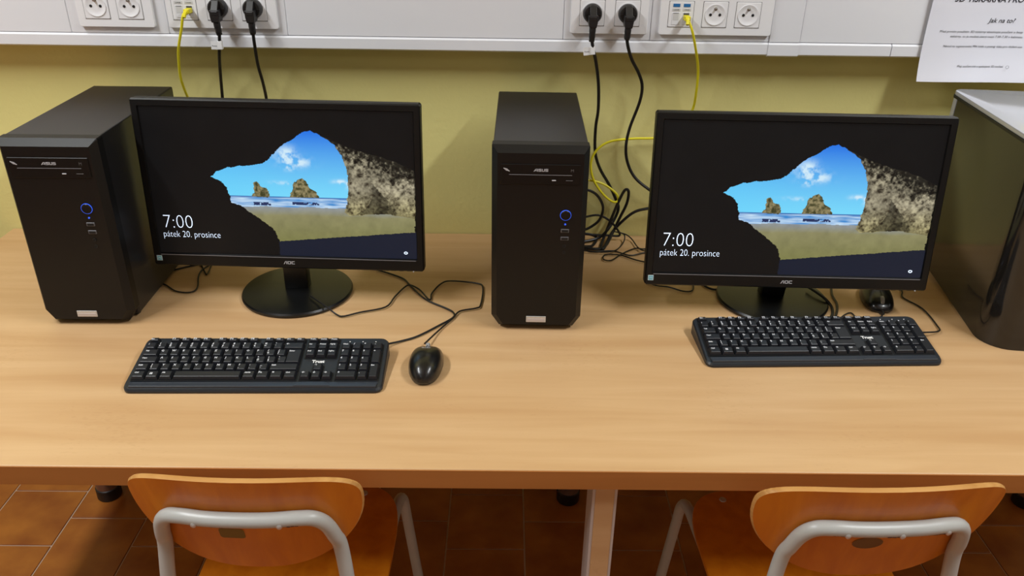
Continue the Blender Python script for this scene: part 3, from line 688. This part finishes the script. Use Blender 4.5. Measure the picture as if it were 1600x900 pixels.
def make_keyboard(label, loc, rz):
    """origin: front-left corner at the table; x along the width, y to the back; deck slopes up to the back"""
    t = thing('keyboard', label, 'keyboard', loc, rz, 'black keyboards')
    slope = math.atan2(.0175, KD-.017)
    # body : rounded plan, sloping top
    plan = [(x+KW/2, y+KD/2) for x, y in rrect(KW, KD, .013, 5)]
    bm = bmesh.new()
    def zt(y): return .0115+.0175*(y-.017)/(KD-.017) if y > .017 else .0075+.004*y/.017
    lo = [bm.verts.new((x, y, .0015)) for x, y in plan]
    mid = [bm.verts.new((x, y, max(.004, zt(y)-.003))) for x, y in plan]
    ins = [(KW/2+(x-KW/2)*.991, KD/2+(y-KD/2)*.972) for x, y in plan]
    hi = [bm.verts.new((x, y, zt(y))) for x, y in ins]
    n = len(plan)
    for A, Bq in ((lo, mid), (mid, hi)):
        for i in range(n): bm.faces.new((A[i], A[(i+1) % n], Bq[(i+1) % n], Bq[i]))
    bm.faces.new(lo[::-1]); bm.faces.new(hi)
    bmesh.ops.recalc_face_normals(bm, faces=bm.faces[:])
    q = MB(); q.bm.free(); q.bm = bm; q.build('body', 'kb_body', t)
    for fx in (.03, KW-.03):
        for fy in (.012, KD-.015):
            q = MB(); q.box(fx-.01, fx+.01, fy-.004, fy+.004, 0, .004); q.build('rubber_foot', 'black_rubber', t)
    # front rest
    q = MB()
    q.prism([(.010, .004), (KW-.010, .004), (KW-.008, .0175), (.008, .0175)], .0065, .0122, 'z', bev=.0014); q.build('front_rest', 'kb_gloss', t)
    q = MB(); q.prism([(KW*.655, .0045), (KW*.80, .0045), (KW*.775, .0165), (KW*.685, .0165)], .0105, .0134, 'z', bev=.0010); q.build('rest_inlay', 'kb_gloss', t)
    # key wells
    deck = (R(0)+slope, 0, 0)
    ox = (KW-22.5*U1)/2; y_top = KD-.0065
    def P(x, y): # key-unit position to deck
        yy = y_top-(y if y < .62 else .62+(y-.62))*0 - (y*U1 if y == 0 else (.72+(y-1))*U1)
        return (ox+x*U1, yy, zt(yy)-.0010)
    def well(x0, x1, r0, r1):
        ya, yb = P(0, r0)[1]+.0012, P(0, r1)[1]-(.62 if r1 == 0 else 1)*U1-.0008
        xa, xb = ox+x0*U1-.0012, ox+x1*U1+.0012
        MB().poly([(xa, yb, zt(yb)+.0007), (xb, yb, zt(yb)+.0007), (xb, ya, zt(ya)+.0007), (xa, ya, zt(ya)+.0007)]).build('key_well', 'seam', t)
    for wl in ((0, 15, 1, 5), (15.25, 18.25, 1, 2), (16.25, 17.25, 4, 5), (15.25, 18.25, 5, 5), (18.5, 22.5, 1, 5), (2, 6, 0, 0), (6.5, 10.5, 0, 0), (11, 15, 0, 0), (15.25, 18.25, 0, 0)): well(*wl)
    for (x, y, w_, h_, s) in KEYS:
        kk = (w_, h_)
        if kk not in KM: KM[kk] = key_mesh(w_, h_)
        link('key', KM[kk], t, P(x, y), deck)
    # printed legends, one flat print
    if 'me' not in LEG:
        bm = bmesh.new()
        for (x, y, w_, h_, s) in KEYS:
            if not s: continue
            px, py, pz = P(x, y)
            small = len(s) > 2 and ' ' not in s
            parts = s.split(' ') if ' ' in s else [s]
            for j, part in enumerate(parts):
                if part == '¤':
                    for a in (0, 1):
                        for c in (0, 1):
                            tb = bmesh.new()
                            tb.faces.new([tb.verts.new(v) for v in ((.0075+a*.0024, -.0105+c*.0024, .0087), (.0096+a*.0024, -.0105+c*.0024, .0087), (.0096+a*.0024, -.0084+c*.0024, .0087), (.0075+a*.0024, -.0084+c*.0024, .0087))])
                            mm = bpy.data.meshes.new('t'); tb.to_mesh(mm); tb.free(); mm.transform(Matrix.Translation((px, py, pz)) @ Matrix.Rotation(slope, 4, 'X')); bm.from_mesh(mm); bpy.data.meshes.remove(mm)
                    continue
                me = text_mesh(part, .0042 if small else .0062, res=1, offset=.0002)
                if not len(me.vertices): bpy.data.meshes.remove(me); continue
                dx = .0036 if w_ <= 1 else .0045
                dy = -.0072 if len(parts) == 1 else (-.0068 if j == 0 else -.0125)
                if h_ < 1: dy = -.0068
                me.transform(Matrix.Translation((px, py, pz)) @ Matrix.Rotation(slope, 4, 'X') @ Matrix.Translation((dx, dy, .0087)))
                bm.from_mesh(me); bpy.data.meshes.remove(me)
        me = bpy.data.meshes.new('key_legends'); bm.to_mesh(me); bm.free(); me.materials.append(MATS['legend']); LEG['me'] = me
    l = link('key_legends', LEG['me'], t)
    l['kind'] = 'stuff'
    a = P(16.05, 3.0); text_part('brand_print', 'Trust', .0095, 'tag_white', t, (a[0], a[1]-.0125, a[2]+.0012), rot=(slope, 0, 0), offset=.0004)
    for j in range(3):
        a = P(19.2+j*1.25, 0); MB().lathe([(0, 0), (.0011, 0), (.0011, .0009), (0, .001)], 8).build('indicator', 'tag_white', t, loc=(a[0], a[1]-.006, a[2]+.001))
    return t
kb_a = make_keyboard('black keyboard in front of left monitor, next to mouse', (-.5945, .1815, T), .0185)
kb_b = make_keyboard('black keyboard in front of right monitor, turned slightly', (.3905, .2770, T), .034)

# ------------------------------------------------------------ mice
def make_mouse(label, loc, rz):
    """origin at the centre on the table; tail of the mouse to -y, cable end +y"""
    t = thing('mouse', label, 'mouse', loc, rz, 'black computer mice')
    Lh, Wh, H = .054, .0300, .037
    bm = bmesh.new(); n = 36; rings = []
    def outline(a):
        c, s = math.cos(a), math.sin(a)
        y = Lh*abs(s)**(.72 if s > 0 else .9)*(1 if s > 0 else -1); x = Wh*abs(c)**(.6 if s > 0 else .8)*(1 if c > 0 else -1)
        x *= 1-.03*max(0, y/Lh)-.10*max(0, -y/Lh)
        return x, y
    lev = [(0, .93, .0015), (.25, 1, .008), (.45, .99, .014), (.65, .93, .021), (.8, .82, .027), (.9, .66, .0315), (.97, .42, .0350), (1, .18, .0366)]
    for _, k, z in lev:
        r = []
        for i in range(n):
            x, y = outline(2*math.pi*i/n)
            zz = z*(1-.32*max(0, (y*k/Lh))**1.4-.10*max(0, -y*k/Lh)**2)
            r.append(bm.verts.new((x*k, y*k-.003*(1-k), zz)))
        rings.append(r)
    for A, Bq in zip(rings, rings[1:]):
        for i in range(n): bm.faces.new((A[i], A[(i+1) % n], Bq[(i+1) % n], Bq[i]))
    c = bm.verts.new((0, -.003, .037))
    for i in range(n): bm.faces.new((rings[-1][i], rings[-1][(i+1) % n], c))
    bm.faces.new(rings[0][::-1]); bmesh.ops.recalc_face_normals(bm, faces=bm.faces[:])
    q = MB(); q.bm.free(); q.bm = bm; q.build('shell', 'mouse_black', t, smooth=True)
    MB().lathe([(0, -.0035), (.0085, -.0035), (.010, -.0022), (.010, .0022), (.0085, .0035), (0, .0035)], 20, Matrix.Translation((0, .036, .0205)) @ Matrix.Rotation(R(90), 4, 'Y')).build('wheel', 'wheel', t, smooth=True)
    q = MB(); q.tube([(0, .047, .0215), (0, .030, .0305), (0, .014, .0355)], .0006, 5, 4); q.build('button_gap', 'seam', t)
    text_part('brand_print', 'Genius', .0055, 'silver_print', t, (0, .010, .0372), rot=(R(-6), 0, 0), align='CENTER')
    q = MB(); q.tube([(0, .045, .008), (0, .058, .007), (0, .064, .005)], [.0032]*5+[.0022]*10, 8); q.build('cord_grommet', 'black_rubber', t, smooth=True)
    return t
ms_a = make_mouse('black mouse at the right end of the left keyboard', (-.1020, .2640, T), R(-1))
ms_b = make_mouse('black mouse standing behind right keyboard, partly under monitor', (.7900, .5330, T), R(172))

# ------------------------------------------------------------ loose cords on the table
def attached_cord(root, pts, r):
    inv = (Matrix.Translation(root.location) @ root.rotation_euler.to_matrix().to_4x4()).inverted()
    MB().tube([inv @ Vector(p) for p in pts], r, 7, 5).build('cord', 'black_rubber', root, True)
def cord(name, label, pts, r, cat='cable', m_='black_rubber', group='loose black cords on the table'):
    o = pts[0]
    ob = MB().tube(rel(pts, o), r, 7, 5).build(name, m_, None, True, loc=o)
    ob['label'] = label; ob['category'] = cat; ob['group'] = group
    return ob
cord('power_cable', 'thick black cord standing up in a tall loop between tower and right monitor', [(0.409, 0.82, 0.84), (0.363, 0.82, 0.833), (0.332, 0.82, 0.824), (0.305, 0.82, 0.8), (0.282, 0.82, 0.769), (0.26, 0.767, 0.755), (0.254, 0.774, 0.755), (0.263, 0.817, 0.755), (0.275, 0.82, 0.793), (0.292, 0.82, 0.847), (0.305, 0.82, 0.877), (0.314, 0.82, 0.873), (0.312, 0.82, 0.844), (0.298, 0.82, 0.807), (0.286, 0.82, 0.774), (0.264, 0.778, 0.755), (0.24, 0.763, 0.755), (0.211, 0.773, 0.755)], 0.0034)
cord('power_cable', 'black cord curving out from behind center tower, highest of the tangle', [(0.201, 0.82, 0.877), (0.225, 0.82, 0.875), (0.245, 0.82, 0.861), (0.258, 0.82, 0.834), (0.251, 0.82, 0.802), (0.224, 0.82, 0.78), (0.199, 0.82, 0.776)], 0.0032)
cord('power_cable', 'black cord arching low over the tangle beside center tower', [(0.197, 0.82, 0.805), (0.218, 0.82, 0.81), (0.248, 0.82, 0.815), (0.275, 0.82, 0.802), (0.294, 0.82, 0.781), (0.301, 0.82, 0.764), (0.274, 0.82, 0.764), (0.229, 0.82, 0.766), (0.199, 0.82, 0.769)], 0.0026)
cord('power_cable', 'black cord bent in a small hook on the table by center tower', [(0.199, 0.82, 0.769), (0.22, 0.82, 0.768), (0.24, 0.82, 0.764), (0.248, 0.818, 0.756), (0.235, 0.78, 0.756), (0.217, 0.774, 0.756), (0.194, 0.777, 0.756)], 0.0032)
cord('thin_cable', 'thin black cord running along the table from center tower to right monitor', [(0.197, 0.777, 0.753), (0.216, 0.767, 0.753), (0.233, 0.753, 0.753), (0.28, 0.758, 0.753), (0.315, 0.735, 0.753), (0.35, 0.75, 0.753), (0.402, 0.768, 0.753)], 0.0016)
cord('thin_cable', 'thin black cord doubled back in a narrow loop, frontmost of the tangle', [(0.404, 0.784, 0.754), (0.353, 0.768, 0.754), (0.332, 0.771, 0.754), (0.298, 0.741, 0.754), (0.27, 0.706, 0.754), (0.253, 0.711, 0.754), (0.26, 0.735, 0.754), (0.293, 0.734, 0.754), (0.32, 0.713, 0.754), (0.344, 0.699, 0.754), (0.387, 0.685, 0.754)], 0.0016)
cord('thin_cable', 'thin black cord dropping in a tight bend onto the table within the tangle', [(0.302, 0.82, 0.772), (0.313, 0.82, 0.765), (0.308, 0.798, 0.756), (0.285, 0.755, 0.756), (0.252, 0.744, 0.756), (0.202, 0.753, 0.756)], 0.0015)
cord('thin_cable', 'thin black cord sloping down rightward to right monitor', [(0.289, 0.82, 0.774), (0.314, 0.82, 0.768), (0.33, 0.818, 0.757), (0.341, 0.762, 0.757), (0.368, 0.745, 0.757), (0.406, 0.753, 0.757)], 0.0015)
attached_cord(kb_a, [(-0.190, 0.312, 0.765), (-0.178, 0.335, 0.757), (-0.155, 0.353, 0.753), (-0.127, 0.371, 0.753), (-0.091, 0.411, 0.753), (-0.066, 0.442, 0.753), (-0.066, 0.461, 0.753), (-0.082, 0.479, 0.753), (-0.127, 0.517, 0.753), (-0.164, 0.578, 0.753), (-0.184, 0.609, 0.753), (-0.239, 0.646, 0.753), (-0.287, 0.676, 0.753), (-0.333, 0.698, 0.753)], 0.0019)
attached_cord(ms_a, [(-0.11, 0.33, 0.762), (-0.089, 0.392, 0.754), (-0.066, 0.438, 0.754), (-0.054, 0.466, 0.754), (-0.023, 0.479, 0.754), (-0.014, 0.494, 0.754), (-0.012, 0.569, 0.754), (-0.027, 0.587, 0.754), (-0.08, 0.596, 0.754), (-0.1, 0.582, 0.754), (-0.115, 0.54, 0.754), (-0.115, 0.515, 0.754), (-0.122, 0.518, 0.754), (-0.142, 0.556, 0.754), (-0.163, 0.575, 0.754), (-0.174, 0.564, 0.754), (-0.188, 0.524, 0.754), (-0.201, 0.48, 0.754), (-0.248, 0.457, 0.754), (-0.277, 0.441, 0.754), (-0.291, 0.447, 0.754), (-0.31, 0.454, 0.766), (-0.352, 0.498, 0.768)], 0.0017)
cord('thin_cable', 'thin black cord curving beside the left tower under left monitor', [(-0.695, 0.58, 0.753), (-0.666, 0.566, 0.753), (-0.638, 0.541, 0.753), (-0.614, 0.533, 0.753), (-0.598, 0.539, 0.753), (-0.598, 0.562, 0.753), (-0.612, 0.609, 0.753), (-0.613, 0.642, 0.753), (-0.6, 0.674, 0.753)], 0.0016)
cord('thin_cable', 'small black cord end hanging just below left monitor bezel', [(-0.631, 0.673, 0.753), (-0.613, 0.642, 0.753), (-0.597, 0.615, 0.753), (-0.6, 0.649, 0.753), (-0.605, 0.69, 0.753)], 0.0015)
cord('thin_cable', 'black cord running straight behind the left monitor from the left tower', [(-0.696, 0.615, 0.753), (-0.673, 0.635, 0.753), (-0.637, 0.66, 0.753), (-0.593, 0.674, 0.753)], 0.0018)
cord('thin_cable', 'thin black cord drooping below the left corner of right monitor', [(0.333, 0.605, 0.753), (0.35, 0.588, 0.753), (0.376, 0.581, 0.753), (0.403, 0.563, 0.753), (0.421, 0.565, 0.753), (0.429, 0.587, 0.753), (0.432, 0.622, 0.753)], 0.0016)
cord('thin_cable', 'short black cord loop left of the right monitor foot', [(0.45, 0.614, 0.753), (0.454, 0.587, 0.753), (0.472, 0.572, 0.753), (0.498, 0.588, 0.753), (0.512, 0.615, 0.753)], 0.0022)
cord('monitor_cable', 'black cable lying over the right edge of the right monitor foot', [(0.657, 0.556, 0.77), (0.666, 0.534, 0.77), (0.679, 0.513, 0.765), (0.69, 0.501, 0.753), (0.682, 0.474, 0.753), (0.671, 0.454, 0.753)], 0.0028)
cord('monitor_cable', 'black cable passing just right of the right monitor foot', [(0.729, 0.615, 0.753), (0.71, 0.556, 0.753), (0.705, 0.513, 0.753), (0.686, 0.466, 0.753), (0.672, 0.448, 0.753)], 0.0022)
attached_cord(kb_b, [(0.869, 0.618, 0.753), (0.863, 0.574, 0.753), (0.853, 0.545, 0.753), (0.872, 0.499, 0.753), (0.87, 0.434, 0.753), (0.859, 0.404, 0.756), (0.812, 0.385, 0.764)], 0.0016)
attached_cord(ms_b, [(0.77, 0.469, 0.76), (0.777, 0.466, 0.753), (0.74, 0.445, 0.753), (0.724, 0.46, 0.753), (0.72, 0.478, 0.753), (0.705, 0.47, 0.753), (0.685, 0.449, 0.753)], 0.0016)


# ------------------------------------------------------------ 3D printer
t = thing('printer_cabinet', 'large dark machine with silver lid at the right edge of table', 'printer', (.921, .352, T), R(-5.8))
PW, PD, PH = .37, .415, .381
def rr_left(x0, x1, y0, y1, rf, rb, n=8):
    P = []
    for i in range(n+1):
        a = R(180+90*i/n); P.append((x0+rf+rf*math.cos(a), y0+rf+rf*math.sin(a)))
    P += [(x1, y0), (x1, y1)]
    for i in range(n+1):
        a = R(90+90*i/n); P.append((x0+rb+rb*math.cos(a), y1-rb+rb*math.sin(a)))
    return P
MB().prism(rr_left(.016, PW, .02, PD-.02, .05, .02), .0, .03, 'z').build('base', 'printer_black', t)
bm = bmesh.new()
# dark wrap : front with rounded corner and the left side; the side hem is raised behind the front foot
side = rr_left(0, PW, 0, PD-.034, .052, .001)
lo = []; hi = []
for x, y in side:
    z0 = 0.0 if y < .075 else min(.022, .022*(y-.075)/.05)
    lo.append(bm.verts.new((x, y, z0))); hi.append(bm.verts.new((x, y, PH-.014)))
n = len(side)
for i in range(n): bm.faces.new((lo[i], lo[(i+1) % n], hi[(i+1) % n], hi[i]))
bm.faces.new(hi); bmesh.ops.recalc_face_normals(bm, faces=bm.faces[:])
q = MB(); q.bm.free(); q.bm = bm; q.build('smoked_side', 'smoke_panel', t, smooth=True)
MB().prism(rr_left(-.001, PW, PD-.033, PD, .001, .022), .01, PH-.014, 'z').build('rear_shell', 'silver_shell', t, smooth=True)
MB().prism(rr_left(-.002, PW, -.002, PD+.001, .052, .022), PH-.014, PH-.009, 'z').build('lid_gasket', 'printer_black', t, smooth=True)
MB().prism(rr_left(-.001, PW, -.001, PD, .052, .022), PH-.009, PH, 'z', bev=.002).build('lid', 'silver_shell', t, smooth=True)

# ------------------------------------------------------------ chairs
def make_chair(label, loc, rz, patch, A=.168):
    """origin on the floor under the backrest centre; sitter faces +y"""
    t = thing('school_chair', label, 'chair', loc, rz, 'plywood school chairs')
    BZ, LEAN = .748, R(12)
    BT, BB = .060, .140
    curv = lambda u: .034*(abs(u)/A)**2.3
    def outl(a):
        c, s = math.cos(a), math.sin(a)
        if s >= 0: return A*abs(c)**.72*(1 if c > 0 else -1), BT*abs(s)**.74
        return A*abs(c)**.86*(1 if c > 0 else -1), -BB*abs(s)**.98
    bm = bmesh.new(); n = 64; th = .0095; ks = [0, .25, .5, .75, .92, 1]
    lay = {}
    def pt(u, v, d):
        y = curv(u)+d; return Vector((u, y*1-math.sin(LEAN)*v, BZ+math.cos(LEAN)*v))
    for side, d in ((0, 0), (1, th)):
        for k in ks[1:]:
            kk = k if k < 1 else (.988)
            lay[side, k] = [bm.verts.new(pt(*(kk*c for c in outl(2*math.pi*i/n)), d)) for i in range(n)]
        lay[side, 0] = bm.verts.new(pt(0, 0, d))
    for side in (0, 1):
        for i in range(n):
            bm.faces.new((lay[side, 0], lay[side, .25][i], lay[side, .25][(i+1) % n]))
            for k0, k1 in zip(ks[1:], ks[2:]):
                bm.faces.new((lay[side, k0][i], lay[side, k1][i], lay[side, k1][(i+1) % n], lay[side, k0][(i+1) % n]))
    bmesh.ops.recalc_face_normals(bm, faces=bm.faces[:])
    q = MB(); q.bm.free(); q.bm = bm; back = q.build('backrest', 'plywood', t, smooth=True)
    bm = bmesh.new()
    ra = [bm.verts.new(pt(*(.988*c for c in outl(2*math.pi*i/n)), 0)) for i in range(n)]
    rm = [bm.verts.new(pt(*outl(2*math.pi*i/n), th/2)) for i in range(n)]
    rb = [bm.verts.new(pt(*(.988*c for c in outl(2*math.pi*i/n)), th)) for i in range(n)]
    for i in range(n):
        j = (i+1) % n
        bm.faces.new((ra[i], ra[j], rm[j], rm[i])); bm.faces.new((rm[i], rm[j], rb[j], rb[i]))
    bmesh.ops.recalc_face_normals(bm, faces=bm.faces[:])
    q = MB(); q.bm.free(); q.bm = bm; q.build('ply_edge', 'ply_edge', back, smooth=True)
    # bent tube frame behind the backrest, running down to the seat and rear feet
    tr_ = .0108
    def tp(u, v): p = pt(u, v, -tr_-.0004); return (p.x, p.y, p.z)
    HWd = .122
    V = -.010
    left = [tp(-HWd-.005, V-.085), tp(-HWd, V-.052), tp(-HWd+.008, V-.022), tp(-HWd+.022, V-.005), tp(-HWd+.044, V)]
    mid = [tp(u, V) for u in (-.05, -.025, 0, .025, .05)]
    right = [(-p[0], p[1], p[2]) for p in left[::-1]]
    SZ = .425
    lowL = [(-HWd-.012, .022, BZ-.18), (-HWd-.015, .024, SZ+.02), (-HWd-.014, .005, .25), (-HWd-.022, -.045, .012)]
    lowR = [(-p[0], p[1], p[2]) for p in lowL]
    q = MB(); q.tube(lowL[::-1]+left+mid+right+lowR, tr_, 14, 6); fr = q.build('back_frame', 'tube_grey', t, smooth=True)
    for s in (-1, 1):
        MB().lathe([(0, 0), (.013, 0), (.0135, .002), (.0135, .02), (.011, .022), (0, .022)], 14).build('rubber_foot', 'black_rubber', t, loc=(s*(HWd+.022), -.045, 0), smooth=True)
    for u in (-.058, .058) if patch == 'square' else (-.062, .012, .078):
        p = pt(u, V-.004, -2*tr_-.0002)
        MB().lathe([(0, -.001), (.0042, -.001), (.0040, .0012), (.0020, .0026), (0, .0029)], 14, Matrix.Translation(p) @ RX).build('rivet', 'rivet', fr, smooth=True)
    for s in (-1, 1):
        p = pt(s*(HWd+.001), V-.058, -2*tr_+.003)
        MB().lathe([(0, -.004), (.0035, -.004), (.0034, .0012), (.0018, .0022), (0, .0024)], 12, Matrix.Translation(p) @ RX).build('rivet', 'rivet', fr, smooth=True)
    # chipped paint flakes, slightly proud rings of bare dark metal under the bar
    for (u0, u1) in ((-.045, -.010), (.062, .088)) if patch == 'square' else ((-.088, -.06), (-.008, .024), (.05, .085)):
        q = MB(); 
        for k in range(5):
            u = u0+(u1-u0)*k/5; p0 = pt(u, V-.0052, -2*tr_+.0014); p1 = pt(u+(u1-u0)/5.6, V-.0050-.0008*(k % 2), -2*tr_+.0014)
            q.tube([p0, p1], .0013+.0006*random.random(), 6, 0)
        q.build('paint_chip', 'chip_dark', fr)
    # felt patch or stain on the backrest
    cu, cv = (-.020, -.055) if patch == 'square' else (-.014, -.056)
    P0 = [(x+cu, y+cv) for x, y in (rrect(.036, .022, .005) if patch == 'square' else [(.022*math.cos(a*math.pi/10), .013*math.sin(a*math.pi/10)) for a in range(20)])]
    q = MB(); q.poly([pt(a, c, -.0006) for a, c in P0]); q.build('patch', 'felt' if patch == 'square' else 'stain', back)
    # seat
    sh = []
    for i in range(48):
        a = 2*math.pi*i/48; c, s = math.cos(a), math.sin(a)
        sh.append((.162*abs(c)**.5*(1 if c > 0 else -1), .215+.190*abs(s)**.55*(1 if s > 0 else -1)))
    q = MB(); q.prism(sh, SZ+.012, SZ+.022, 'z', bev=.002); seat = q.build('seat', 'plywood', t, smooth=True)
    for x, y in ((-.085, .375), (.085, .375), (-.09, .09), (.09, .09)):
        MB().lathe([(0, 0), (.007, 0), (.0065, .0015), (.003, .0022), (0, .0023)], 14).build('bolt', 'rivet', seat, loc=(x, y, SZ+.022), smooth=True)
    for s in (-1, 1):
        q = MB(); q.tube([(s*(HWd+.010), .010, SZ), (s*.140, .10, SZ), (s*.146, .30, SZ), (s*.150, .375, SZ+.001), (s*.155, .402, SZ-.018), (s*.161, .410, SZ-.09), (s*.190, .425, .012)], .0105, 12, 6)
        q.build('front_leg', 'tube_grey', t, smooth=True)
        MB().lathe([(0, 0), (.013, 0), (.0135, .002), (.0135, .02), (.011, .022), (0, .022)], 14).build('rubber_foot', 'black_rubber', t, loc=(s*.190, .425, 0), smooth=True)
    q = MB(); q.tube([(-.147, .27, SZ), (0, .27, SZ), (.147, .27, SZ)], .009, 10, 3); q.build('crossbar', 'tube_grey', t, smooth=True)
    return t
make_chair('plywood school chair at left with a square patch on its backrest', (-.3255, -.085, 0), R(-1), 'square', .164)
make_chair('plywood school chair at right with a round brown spot on its backrest', (.5610, -.092, 0), R(2.5), 'round', .179)
